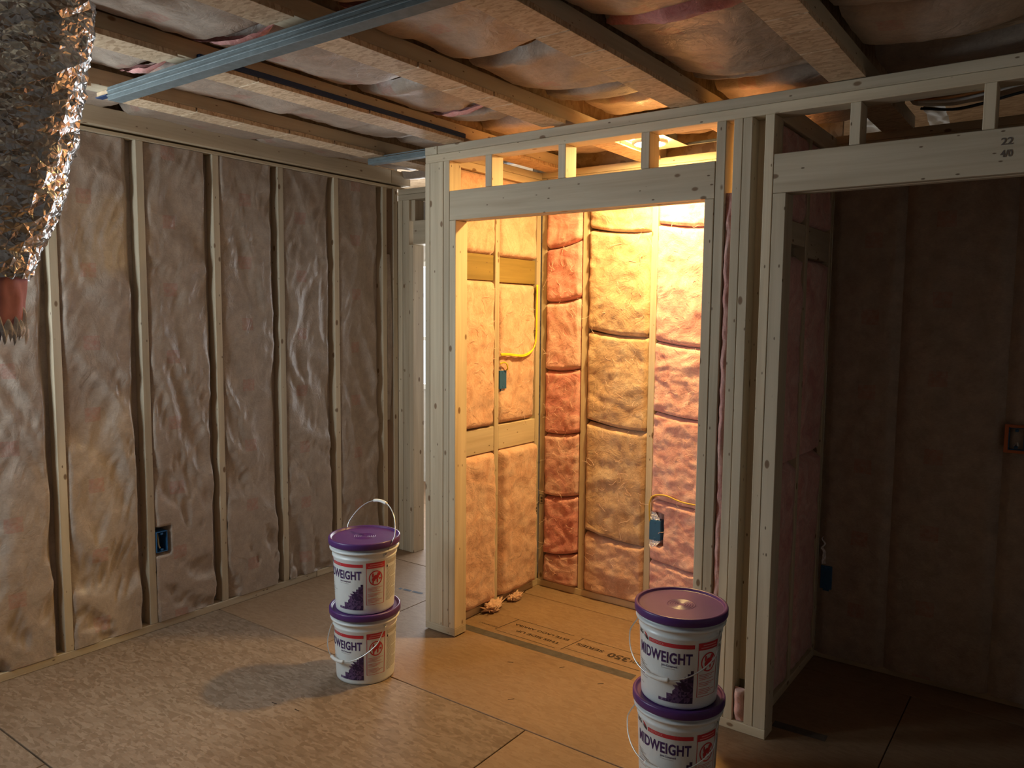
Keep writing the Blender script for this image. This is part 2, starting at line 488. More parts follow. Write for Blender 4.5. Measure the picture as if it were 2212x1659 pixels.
def kraft_wall_batt(ya, yb, za, zb, seed, parent, nu=34, nv=190, amp=1.0, hole=None):
    w = yb - ya
    def fn(u, v):
        y = ya + w * u; z = za + (zb - za) * v
        dl, dr = u * w, (1 - u) * w
        # the paper is stapled back on both sides, deeper on the far side
        wob = .02 * fnz(z * 3.1, seed, 2.2)
        prof = sm((dl + .040) / .062) * sm((dr - .010 + wob) / .042)
        low = 1.0 + 1.3 * sm((1.3 - z) / 1.2)
        a = fnz(y * 3.5 + seed, z * 1.6, seed * 1.7)
        wx = y + .09 * fnz(y * 4, z * 2.3, seed + 9); wz = z + .10 * fnz(y * 3, z * 3, seed + 4)
        f1 = 1 - abs(fnz(wx * 6.0 + wz * 2.9, wz * 1.7 - wx * 1.6, seed * 3.1)) * 2
        f2 = 1 - abs(fnz(wx * 17 - wz * 7, wz * 6 + wx * 4, seed * 5.3)) * 2
        f3 = fnz(wx * 30, wz * 22, seed)
        x = XA - .060 + .038 * prof + (.016 * a + .0175 * low * f1 + .0055 * low * f2 + .0010 * f3) * prof * amp
        # foot of the paper crumples on to the plate
        if z < .22:
            k = sm((.22 - z) / .2)
            x += k * .020 * prof * (fnz(y * 19, z * 26, seed + 2) + .25)
        if hole and hole[0] < y < hole[1] and hole[2] < z < hole[3]: x = XA - .080
        x = min(x, XA + .006)
        return (x, y, z)
    return grid_mesh('insulation_batt', nu, nv, fn, KRAFT, parent, lambda u, v: (u * w, (zb - za) * v))
for i in range(0, 6):
    ya = stud_y(i) + .038 if i >= 0 else -2.057
    yb = stud_y(i + 1)
    kraft_wall_batt(ya + .001, yb - .001, .04, ZS - .002, 3.7 * i + 11, wl, nu=36, hole=(-.85, -.762, .385, .520) if i == 2 else None)
for y, y2 in ((-2.50, -2.11), (-2.11, -1.729)):
    kraft_wall_batt(y + .039 * (y < -2.3), y2, .04, WZ0 - .04, y * 2, wl, 12, 60)
# pink wool showing past the last stud
def ragged(u, v):
    z = .04 + 2.36 * v
    return (XA - .075 + .03 * fnz(u * 3, z * 6, 3) + .02 * fnz(u * 9, z * 17, 5), .788 + .056 * u, z)
grid_mesh('pink_wool', 6, 120, ragged, PINK_DEEP, wl)
def ragged2(u, v):
    z = .9 + 1.1 * v
    return (XA - .03 + .022 * math.sin(v * 3.1) + .012 * fnz(u * 3, z * 5, 13), .796 + .045 * u * (1 + .4 * fnz(z * 5, 2, 2)), z)
grid_mesh('torn_paper_facing', 6, 40, ragged2, KRAFT, wl)

# ================================================================== CLOSET FRONT WALL (wall_front)
wf = struct('wall_front', 'pale pine stud wall framing two closet openings under headers', 'wall')
T = .089
def st(n, a, b, z0=.038, z1=ZP): return board(n, (a, b), (0 + random.uniform(-.0012, .0012), T), (z0, z1), wf)
board('bottom_plate', (0, .197), (0, T), (.006, .044), wf)
board('bottom_plate', (1.44, 1.748), (0, T), (0, .038), wf)
st('corner_stud', 0, .0315, .044); st('flat_stud', .0335, .118, .044); st('king_stud', .120, .156, .044)
st('trimmer', .158, .197, .044, 2.056)
st('trimmer', 1.441, 1.4785, .038, 2.056); st('king_stud', 1.481, 1.518)
st('stud', 1.5465, 1.581); st('stud', 1.583, 1.618); st('king_stud', 1.664, 1.6985); st('trimmer', 1.700, 1.7475, .038, 2.056)
for n, a, b in (('header', .158, 1.479), ('header', 1.700, 2.64)):
    board('header_ply', (a, b), (0, .038), (2.057, 2.196), wf)
    board('header_ply', (a + .002, b - .002), (.0395, .0495), (2.060, 2.193), wf)
    board('header_ply', (a, b), (.051, T), (2.057, 2.196), wf)
for a in (.373, .772, 1.166): st('cripple_stud', a, a + .038, 2.197)
for a in (1.953, 2.344): st('cripple_stud', a, a + .035, 2.197)
st('trimmer', 2.60, 2.638, .038, 2.056); st('king_stud', 2.642, 2.68); st('stud', 3.05, 3.088); st('stud', 3.456, 3.494)  # unseen end of the opening, set close to keep daylight off the closet
box('paper_facing', (2.682, X1), (.03, T - .01), (.038, ZP), KRAFT, wf)
board('bottom_plate', (2.60, X1), (0, T), (0, .038), wf)
board('top_plate', (.002, X1), (0, T), (ZP, ZP + .0375), wf)
board('top_plate', (.0795, X1), (0, T), (ZP + .0385, ZT), wf)
board('top_plate', (.0, .0775), (-.001, T), (ZP + .0385, ZT), wf)
# pink wool squeezed into the slot between the studs
def slot(x0, x1, z0, z1, seed, d=.03):
    def fn(u, v):
        z = z0 + (z1 - z0) * v
        top = sm((1 - v) * 20)
        bulge = math.sin(math.pi * u) ** .6
        w = .5 + .5 * fnz(z * 5, seed, 1.3) + .35 * fnz(z * 17, seed, 4)
        return (x0 + (x1 - x0) * u, .020 - d * bulge * max(.1, w) * top - .004 * fnz(u * 4, z * 30, seed), z)
    grid_mesh('pink_wool', 8, 150, fn, PINK, wf)
slot(1.518, 1.547, .04, 2.075, 3.1)
slot(1.619, 1.663, .04, .17, 7.1, .045)
board('backing_stud', (1.60, 1.70), (.07, T), (.18, ZP), wf)
# grade stamp pencilled on the wide header
STAMP = plain('stamp_ink', (.12, .09, .07), .7)
for s, zc in (('22', 2.155), ('4/0', 2.118)):
    b = fit(text_bm(s, .03, .0006), -.016, .016, -.011, .011)
    o = from_bm('stamp_lettering', b, STAMP, wf, (2.413, -.0016, zc)); o.rotation_euler = (R(90), 0, 0)

# ================================================================== CLOSET SIDE WALL
wc = struct('wall_closet', 'closet side wall of studs and blocking filled with pink fiberglass', 'wall')
XC = .089
board('bottom_plate', (0, XC), (T, YB), (0, .038), wc)
board('top_plate', (0, XC), (T, YB), (ZP, ZP + .0375), wc)
board('top_plate', (0, XC), (T, YB), (ZP + .0385, ZT), wc)
board('stud', (0, XC), (.455, .492), (.038, ZP), wc)
board('stud', (0, XC), (.846, .884), (.038, ZP), wc)
board('stud', (0, XC - .012), (T, .127), (.038, ZP), wc)
GREEN = dict(light=(.29, .205, .060), dark=(.22, .15, .042))
board('blocking', (.03, XC - .012), (.128, .454), (1.79, 1.925), wc, 'treated_pine', **GREEN)
board('blocking', (.03, XC - .012), (.493, .845), (1.785, 1.918), wc, 'treated_pine', **GREEN)
board('blocking', (0, XC - .002), (.128, .454), (.872, 1.005), wc)
board('blocking', (0, XC - .002), (.493, .845), (.874, 1.008), wc)
def pillow_x(x_face, ya, yb, za, zb, seed, parent, mat, bul=.03, rec=.02, nu=26, nv=30, side=1):
    """wool panel facing +x (side=1) or -x"""
    w, h = yb - ya, zb - za
    def fn(u, v):
        y = ya + w * u; z = za + h * v
        e = min(1, (min(u, 1 - u) * w) / .03); f = min(1, (min(v, 1 - v) * h) / .03)
        k = math.sqrt(max(0, 1 - (1 - e) ** 2)) * math.sqrt(max(0, 1 - (1 - f) ** 2))
        d = -rec + bul * k + k * (.010 * fnz(y * 7, z * 7, seed) + .008 * fnz(y * 17 + 2 * fnz(y * 9, z * 9, 1), z * 15, seed + 3) + .0045 * fnz(y * 38, z * 38, seed + 7))
        return (x_face + side * (d - .012 * (1 - k)), y, z)
    return grid_mesh('insulation_batt', nu, nv, fn, mat, parent)
def pillow_y(y_face, xa, xb, za, zb, seed, parent, mat, bul=.03, rec=.02, nu=26, nv=30, tilt=(0, 0), side=-1, hole=None):
    w = xb - xa
    def fn(u, v):
        x = xa + w * u
        zlo = za + tilt[0] * (u - .5) - .012 * math.sin(math.pi * u) * (1 if tilt[0] else .4); zhi = zb + tilt[1] * (u - .5) - .012 * math.sin(math.pi * u) * (1 if tilt[1] else .4)
        z = zlo + (zhi - zlo) * v; h = zhi - zlo
        e = min(1, (min(u, 1 - u) * w) / .020); f = min(1, (min(v, 1 - v) * h) / .018)
        k = math.sqrt(max(0, 1 - (1 - e) ** 2)) * math.sqrt(max(0, 1 - (1 - f) ** 2))
        d = -rec + bul * k + k * (.010 * fnz(x * 7, z * 7, seed) + .009 * fnz(x * 16 + 2 * fnz(x * 8, z * 8, 1), z * 15, seed + 3) + .005 * fnz(x * 38, z * 38, seed + 7))
        if hole and x < hole[0] and hole[1] < z < hole[2]: return (x, y_face + .05, z)
        return (x, y_face + side * (d - .014 * (1 - k)), z)
    return grid_mesh('insulation_batt', nu, nv, fn, mat, parent)
PEACH = fluff('peach_fiberglass', (.68, .41, .285), (.58, .31, .20), (.76, .53, .40))
pillow_x(XC, .128, .454, 1.925, ZP, 1.2, wc, PEACH)
pillow_x(XC, .493, .845, 1.918, ZP, 2.2, wc, PEACH)
pillow_x(XC, .128, .454, 1.006, 1.79, 3.2, wc, PEACH, nv=50)
pillow_x(XC, .493, .845, 1.009, 1.785, 4.2, wc, PEACH, nv=50, rec=.028)
pillow_x(XC, .128, .452, .04, .872, 5.2, wc, PEACH, .05, nv=50)
pillow_x(XC, .49, .845, .04, .874, 6.2, wc, PEACH, .055, nv=50)
box('backing_paper', (.002, .012), (T, YB), (.038, ZP), KRAFT, wc)
# grade stamps on the corner studs
def stamp_x(x, y, z, w=.03, h=.055):
    bm = bmesh.new()
    for a, b, c, d in ((-w / 2, w / 2, -h / 2, -h / 2 + .003), (-w / 2, w / 2, h / 2 - .003, h / 2), (-w / 2, -w / 2 + .003, -h / 2, h / 2), (w / 2 - .003, w / 2, -h / 2, h / 2), (-.006, .008, -.018, -.006), (-.006, .008, .0, .014)):
        rect_bm(a, b, c, d, bm)
    return bm

# ================================================================== BACK WALL
wb = struct('wall_back', 'back wall of studs with pink and buff fiberglass segments between them', 'wall')
def bst(a, b, n='stud', z0=.038, z1=ZP): return board(n, (a, b), (YB, YB + .10), (z0, z1), wb)
board('bottom_plate', (-.05, X1), (YB - .001, YB + .10), (0, .038), wb)
board('top_plate', (XA, X1), (YB, YB + .10), (ZP + .012, ZP + .048), wb)
board('top_plate', (XA, X1), (YB - .001, YB + .10), (ZP + .049, ZT + .008), wb)
bst(.091, .127, 'corner_stud'); bst(.368, .408); bst(.784, .82); bst(1.19, 1.228); bst(1.56, 1.598)
c1 = [.04, .222, .566, .934, 1.302, 1.70, 2.012, ZP]
for i, (a, b) in enumerate(zip(c1, c1[1:])):
    t = (.045, .03, .025, .02, .03, .05, .06, 0)
    pillow_y(YB, .128, .367, a + .001, b - .001, 20 + i, wb, PINK_DEEP if i % 2 else PINK, .032, .014, 20, 24, (t[i - 1] if i else 0, t[i] if i < len(c1) - 2 else 0))
c2 = [.04, .372, 1.005, 1.512, 2.070, ZP]
for i, (a, b) in enumerate(zip(c2, c2[1:])):
    pillow_y(YB, .409, .783, a + .001, b - .001, 40 + i, wb, TAN if i else PEACH, .034, .014, 26, 36, (-.04 if i else 0, -.03 if i < 4 else 0))
c3 = [.04, .29, .625, 1.09, 1.464, 2.075, ZP]
for i, (a, b) in enumerate(zip(c3, c3[1:])):
    pillow_y(YB, .821, 1.19, a + .001, b - .001, 60 + i, wb, PINK, .036, .012, 34, 40, hole=(.897, .385, .565) if i == 1 else None, tilt= (-.03 if i else 0, -.03 if i < 5 else 0))
pillow_y(YB, 1.229, 1.559, .04, ZP, 71, wb, PINK, .03, .02, 16, 40)
# dark closet: brown paper facing lapped over the studs
xs = [1.692, 1.995, 2.40, 2.70]
for k, (a, b) in enumerate(zip(xs, xs[1:])):
    def fn(u, v, a=a, b=b, k=k):
        x = a + (b - a) * u; z = .03 + (ZP - .03) * v
        e = sm(min(u, 1 - u) * (b - a) / .035)
        wx = x + .1 * fnz(x * 3, z * 3, 4); wz = z + .1 * fnz(x * 3, z * 3, 8)
        f = 1 - abs(fnz(wx * 6 - wz * 4, wz * 2 + wx * 3, k + .5)) * 2
        return (x, YB - .003 + .012 * (1 - e) * 0 - .016 * e - .007 * e * f - .004 * fnz(x * 15, z * 12, k), z)
    grid_mesh('insulation_batt', 22, 110, fn, KRAFT, wb, lambda u, v, a=a, b=b: (u * (b - a), v * 2.3))
for xa_, xb_, zt_ in ((-.05, 1.69, 2.75), (1.69, 2.47, 2.43), (2.47, X1, 2.75)):
    box('sheathing', (xa_, xb_), (YB + .10, YB + .115), (0, zt_), OSB_DARK, wb)
# doorway at the end of the passage
board('door_stud', (XA - .14, -1.022), (YB, YB + .14), (.0, ZP + .012), wb)
board('door_trimmer', (-1.020, -.962), (YB + .001, YB + .101), (0, ZP + .012), wb)
board('door_jamb', (-.962, -.924), (YB + .0005, YB + .102), (0, 2.062), wb)
board('door_header', (-.924, -.09), (YB, YB + .14), (2.062, 2.214), wb)
board('door_cripple', (-.96, -.925), (YB + .02, YB + .12), (2.214, ZP + .012), wb)
box('cavity_panel', (-.925, -.09), (YB + .10, YB + .112), (2.214, ZP + .012), KRAFT, wb)
board('door_trimmer', (-.09, -.052), (YB, YB + .14), (0, ZP), wb)
# wall of the room behind the passage, with a window
wr2 = struct('wall_passage', 'far wall with a bright window beyond the passage doorway', 'wall')
BW = plain('white_primed_board', (.62, .60, .56), .7)
for x, z in (((-3.1, -2.85), (0, 2.75)), ((-.25, .05), (0, 2.75)), ((-2.85, -.25), (0, .90)), ((-2.85, -.25), (2.10, 2.75))):
    box('wallboard', x, (2.6, 2.63), z, BW, wr2)
box('wallboard', (-3.15, -3.1), (1.0, 2.63), (0, 2.75), BW, wr2)
box('wallboard', (X1, X1 + .03), (1.03, 2.63), (0, 2.75), BW, wr2)
box('wallboard', (.05, X1), (2.6, 2.63), (0, 2.75), BW, wr2)
box('wallboard', (-3.1, XA - .142), (1.0, 1.03), (0, 2.75), BW, wr2)
win2 = struct('window_2', 'white framed bright window seen through the passage doorway', 'window')
for nm, x, z in (('frame_side', (-2.85, -2.80), (.90, 2.10)), ('frame_side', (-1.58, -1.52), (.95, 2.05)), ('frame_side', (-.30, -.25), (.90, 2.10)), ('frame_rail', (-2.80, -.30), (.90, .95)), ('frame_rail', (-2.80, -.30), (2.05, 2.10)), ('meeting_rail', (-2.80, -1.585), (1.36, 1.40)), ('meeting_rail', (-1.515, -.30), (1.36, 1.40))):
    box(nm, x, (2.56, 2.62), z, WHITE_PL, win2)

# ================================================================== DIVIDER between the closets
wd = struct('wall_divider', 'short dim divider wall of studs, blocking and pink wool inside the dark closet', 'wall')
XD = 1.690
board('bottom_plate', (1.601, XD), (T, YB), (0, .038), wd)
board('top_plate', (1.601, XD), (T, YB), (ZP, ZT), wd)
for y in (.090, .475, .852): board('stud', (1.601, XD), (y, y + .037), (.038, ZP), wd)
board('blocking', (1.601, XD - .004), (.128, .474), (1.90, 1.99), wd)
board('blocking', (1.601, XD - .004), (.513, .850), (1.86, 1.99), wd)
for ya, yb in ((.128, .474), (.513, .850)):
    for i, (za, zb) in enumerate(((.04, 1.0), (1.0, 1.86), (1.99, ZP))):
        pillow_x(XD, ya, yb, za, zb, 80 + i + ya, wd, PINK, .03, .028, 16, 34)
box('backing_paper', (1.603, 1.612), (T, YB), (.038, ZP), KRAFT, wd)

# ================================================================== walls never in view (they bounce the light)
we = struct('wall_closet_end', 'end wall of the dark closet in brown paper facing', 'wall')
box('paper_facing', (2.70, 2.72), (T, YB), (0, ZT), KRAFT, we)  # placed out of view here so the closet stays dark
wr = struct('wall_right', 'pale gypsum board wall beside the dark closet', 'wall')
box('gypsum_board', (X1, X1 + .02), (YN, YB + .1), (0, 2.75), plain('bare_gypsum_board', (.62, .60, .57), .8), wr)
wn = struct('wall_rear', 'framed wall with brown paper facing opposite the closets', 'wall')
box('paper_facing', (-.40, X1), (YN - .04, YN - .02), (0, 2.75), KRAFT, wn)
for x in (.2, .6, 1.0, 1.4, 1.8, 2.2, 2.96, 3.4): board('stud', (x, x + .038), (YN - .02, YN), (.0, ZT), wn)
box('paper_facing', (-.43, -.41), (YN, -2.61), (0, 2.75), KRAFT, wn)  # side of the jog invented for the return window
for y in (-4.2, -3.8, -3.4, -3.0): board('stud', (-.41, -.385), (y, y + .038), (.0, ZT), wn)
# short return wall invented to hold an unseen window lighting the long wall
box('paper_facing', (XA - .16, -1.0), (-2.62, -2.60), (0, 2.75), KRAFT, wn)
box('paper_facing', (-.44, -.385), (-2.62, -2.60), (0, 2.75), KRAFT, wn)
box('paper_facing', (-1.0, -.44), (-2.62, -2.60), (0, 1.25), KRAFT, wn)
box('paper_facing', (-1.0, -.44), (-2.62, -2.60), (2.15, 2.75), KRAFT, wn)
win = struct('window_1', 'unseen white framed window invented for left daylight in the short return wall', 'window')
for nm, x, z in (('frame_side', (-1.0, -.97), (1.25, 2.15)), ('frame_side', (-.47, -.44), (1.25, 2.15)), ('frame_rail', (-.97, -.47), (1.25, 1.29)), ('frame_rail', (-.97, -.47), (2.11, 2.15))):
    box(nm, x, (-2.64, -2.58), z, WHITE_PL, win)

# ================================================================== CEILING
ce = struct('ceiling', 'open ceiling of joists faced with strand board strips and sagging paper-faced insulation', 'ceiling')
box('subfloor', (-3.15, X1 + .02), (YN - .04, 2.63), (2.74, 2.76), OSB_DARK, ce)
CUTS = {0: [-1.36, -1.02, -.80, -.56, -.30, -.04, .04, .5, .885], 1: [-1.36, -1.13, -.72, -.60, -.44, -.2, .0], 2: [-1.365, -.93, -.68, -.52, -.40, -.02], 3: [-1.36, -.93, -.735, -.55, -.40, 0], 4: [-1.36, -.95, -.68, -.545, -.35, 0]}
for j, xj in enumerate(JX):
    jo = empty('joist', (xj, 0, ZT), 0, ce)
    w = .060
    y_end = YB + .09
    fl = board('flange', (-w + .004, w - .010), (YN, y_end), (.019, .076), jo)
    box('web', (-.006, .006), (YN, y_end), (.076, .325), OSB_DARK, jo)
    cuts = CUTS.get(j, [-1.36, -.9, -.45, 0])
    spans = list(zip(cuts, cuts[1:]))
    near = [-1.44, -1.85, -2.3, -3.0, -3.8, YN]
    spans += [(b, a) for a, b in zip(near, near[1:])]
    if j: spans += [(.092, .45), (.45, YB - .002)]
    for a, b in spans:
        sh = .018 if a < -1.4 else 0.0
        box('osb_strip', (-w + sh, w + sh + random.uniform(-.003, .003)), (a + .0022, b - .0022), (0.0005 if a < 0 and b <= .001 else .0, .018), OSB_STRIP, jo, .001)
    if j == 1:
        box('blue_gasket', (w - .009, w + .009), (-1.36, -.002), (.0155, .034), BLUE_TAPE, jo, .001)
    if j in (0, 1):
        box('blue_gasket', (-w, w * .4), (-1.363, -1.335), (-.004, -.0002), BLUE_TAPE, jo, .001)

def ceil_batt(xa, xb, ya, yb, seed, z_edge=2.492, sag=.036, curl=(1, 1), mat=None, skew=0.0, pink_end=0):
    w, L = xb - xa, yb - ya
    nu, nv = 22, max(14, int(L / .024))
    def base(u, v):
        x = xa + w * u; y = ya + L * v + skew * (u - .5)
        s = math.sin(math.pi * u) ** .8
        c = max(0, .05 - L * v) / .05 * curl[0]; d = max(0, .05 - L * (1 - v)) / .05 * curl[1]
        z = z_edge - sag * s * (.75 + .45 * fnz(y * 2.2, seed, 1)) + .010 * fnz(x * 4 + seed, y * 5, seed) \
            + .006 * (1 - 2 * abs(fnz(x * 7 + y * 3, y * 10 + 1.2 * fnz(x * 5, y * 5, seed), seed * 2.1))) + .0022 * fnz(x * 26, y * 22, seed)
        z += .045 * (c * c + d * d)
        y += .022 * math.sin(math.pi * u + seed) * (max(0, v - .7) / .3 - max(0, .3 - v) / .3)
        return x, y, z
    o = grid_mesh('insulation_batt', nu, nv, base, mat or KRAFT_C, ce, lambda u, v: (u * w, v * L))
    if pink_end:
        # wool pushed out past the end of its paper
        sgn = 1 if pink_end > 0 else -1; L2 = abs(pink_end)
        def fe(u, v):
            x, y, z = base(u, 1.0 if sgn > 0 else 0.0)
            k = math.sin(math.pi * min(1, u * 1.02))
            zz = z_edge - sag * math.sin(math.pi * u) ** .8
            return (x, y - sgn * .03 + sgn * L2 * k * (v + .0), zz + .002 + .022 * math.sin(math.pi * v) * -1 * k + .03 * v + .01 * fnz(x * 20, v * 4, seed))
        e = grid_mesh('pink_wool', 22, 6, fe, PINK_DEEP, None)
        e.parent = o; e.location = e.location - o.location
    return o
bays = [(XA + .02, JX[0] - .062)] + [(JX[k] + .062, JX[k + 1] - .062) for k in range(len(JX) - 1)] + [(JX[-1] + .062, X1)]
bcut = {0: [-4.6, -3.4, -2.2, -1.0, -.25, .30, .88], 1: [-4.6, -3.3, -2.0, -1.30, -.655, -.262, .02], 2: [-4.6, -3.3, -2.1, -1.34, -.71, -.245, -.015],
        3: [-4.6, -3.3, -2.0, -1.24, -.705, -.245, -.02], 4: [-4.6, -3.0, -1.7, -.75, -.10, -.0], 5: [-4.6, -3.0, -1.6, -.40, -.03]}
pinks = {(1, -1.30): .05, (2, -.245): .05, (3, -1.24): .06, (4, -.75): -.10, (2, -1.34): .05}
for k, (xa, xb) in enumerate(bays):
    cs = bcut.get(k, [-4.6, -3, -1.5, -.02])
    for a, b in zip(cs, cs[1:]):
        if b - a < .09: continue
        pe = pinks.get((k, b), 0) or (pinks.get((k, a), 0) if pinks.get((k, a), 0) < 0 else 0)
        zz = 2.535 if k == 0 else 2.492
        ceil_batt(xa, xb, a + random.uniform(.003, .02), b - random.uniform(.003, .016), 1.7 * k + 3.3 * b, zz + random.uniform(-.006, .01), random.uniform(.03, .05), skew=random.uniform(-.03, .05), pink_end=pe)
    if k >= 1:
        for a, b in (((.10, .50), (.515, YB)) if k != 3 else ((.10, .36), (.60, YB))):
            ceil_batt(xa, xb, a, b, 9.1 * k + a, 2.50 if k != 3 else 2.53, .03)
ceil_batt(JX[2] + .062, JX[3] - .062, .30, .66, 77, 2.60, .02)
ceil_batt(XA + .02, JX[0] - .062, .885, YB + .1, 5.5, 2.5, .02)

# ================================================================== STEEL CHANNELS
def steel_channel(x0, x1, y, z0, z1, depth, label):
    t = empty('steel_channel', ((x0 + x1) / 2, y, z0)); L = (x1 - x0) / 2
    h = z1 - z0
    box('web', (-L, L), (0, .0025), (0, h), STEEL, t, .0005)
    box('flange', (-L, L), (.0026, depth), (0, .0025), STEEL, t, .0005)
    box('flange', (-L, L), (.0026, depth), (h - .0025, h), STEEL, t, .0005)
    for zz in (.012, .029):
        box('rib', (-L, L), (-.004, -.0002), (zz, zz + .006), STEEL, t, .0018)
    box('lip', (-L, L), (depth - .003, depth), (.0027, .010), STEEL, t, .0005)
    tag(t, label, 'steel channel')
    return t
steel_channel(-.235, 2.9, -1.415, 2.3635, 2.4085, .05, 'long galvanised steel channel screwed across the undersides of several ceiling joists')
steel_channel(-.43, -.022, .03, 2.385, 2.412, .04, 'short galvanised steel channel by the closet corner above the passage')

# ================================================================== CEILING LIGHT in the closet
LAMP = (.925, .560, 2.425)
t = empty('ceiling_light', LAMP)
tag(t, 'glowing round closet ceiling light on a metal mounting plate between joists', 'ceiling light')
LENS = emit('lit_lens', (1.0, .67, .24), 980.0)
lathe('lens', [(0, -.012), (.03, -.0115), (.055, -.009), (.066, -.003), (.068, .002)], LENS, t, 40)
lathe('trim_ring', [(.069, -.004), (.082, -.006), (.085, .0), (.085, .012), (.069, .012), (.069, -.004)], WHITE_PL, t, 40)
MP = plain('pale_steel_plate', (.62, .60, .56), .45, .5)
box('mounting_plate', (-.095, .09), (-.10, .235), (.0205, .023), MP, t, .0005)
box('junction_box', (-.06, .05), (.10, .20), (.024, .075), STEEL, t)
for y in (-.095, .228):
    box('hanger_bar', (-.096, .30), (y, y + .012), (.024, .034), STEEL, t, .001)
    tube('screw', [(.06, y + .006, .035), (.06, y + .006, .044)], .004, STEEL, t, 8, 1)
tube('conduit', [(.09, .236, .03), (.2, .240, .032), (.362, .243, .035)], .008, STEEL, t, 10, 4)

# ================================================================== BUCKETS
PURPLE = plain('purple_lid', (.085, .028, .16), .36, 0, .5, .10, 12)
LIDTOP = PURPLE
BUCKET = plain('white_bucket_plastic', (.74, .78, .78), .32, 0, .5, .03, 6)
INKP = plain('purple_print', (.055, .020, .105), .5)
INKR = plain('red_print', (.58, .035, .045), .5)
INKK = plain('black_print', (.03, .03, .035), .5)
INKW = plain('white_print', (.80, .80, .78), .5)
INKG = plain('grey_print', (.40, .39, .37), .5)
MOS = [plain('mosaic_dark', (.035, .016, .065), .5), plain('mosaic_mid', (.085, .040, .125), .5), plain('mosaic_plum', (.13, .075, .17), .5), plain('mosaic_pale', (.30, .24, .36), .5)]
WIRE = plain('zinc_wire', (.62, .64, .64), .3, .9)
RB, RTOP, HB = .1285, .1405, .292          # base radius, radius under the lid, height of the wall
def rad(z): return RB + (RTOP - RB) * max(0, min(1, z / HB))
def wrap(bm, off=.0007, step=.0105):
    """x in degrees * .001 -> angle, y -> height"""
    slice_x(bm, step * .5)
    for v in bm.verts:
        a = R(v.co.x * 1000.0); z = v.co.y; r = rad(z) + off + v.co.z
        v.co = Vector((r * math.cos(a), r * math.sin(a), z))
    return bm
D = .001
def patch(a0, a1, z0, z1, bm=None): return rect_bm(a0 * D, a1 * D, z0, z1, bm)
def tri_into(bm, pts): bm.faces.new([bm.verts.new((a * D, z, 0)) for a, z in pts])
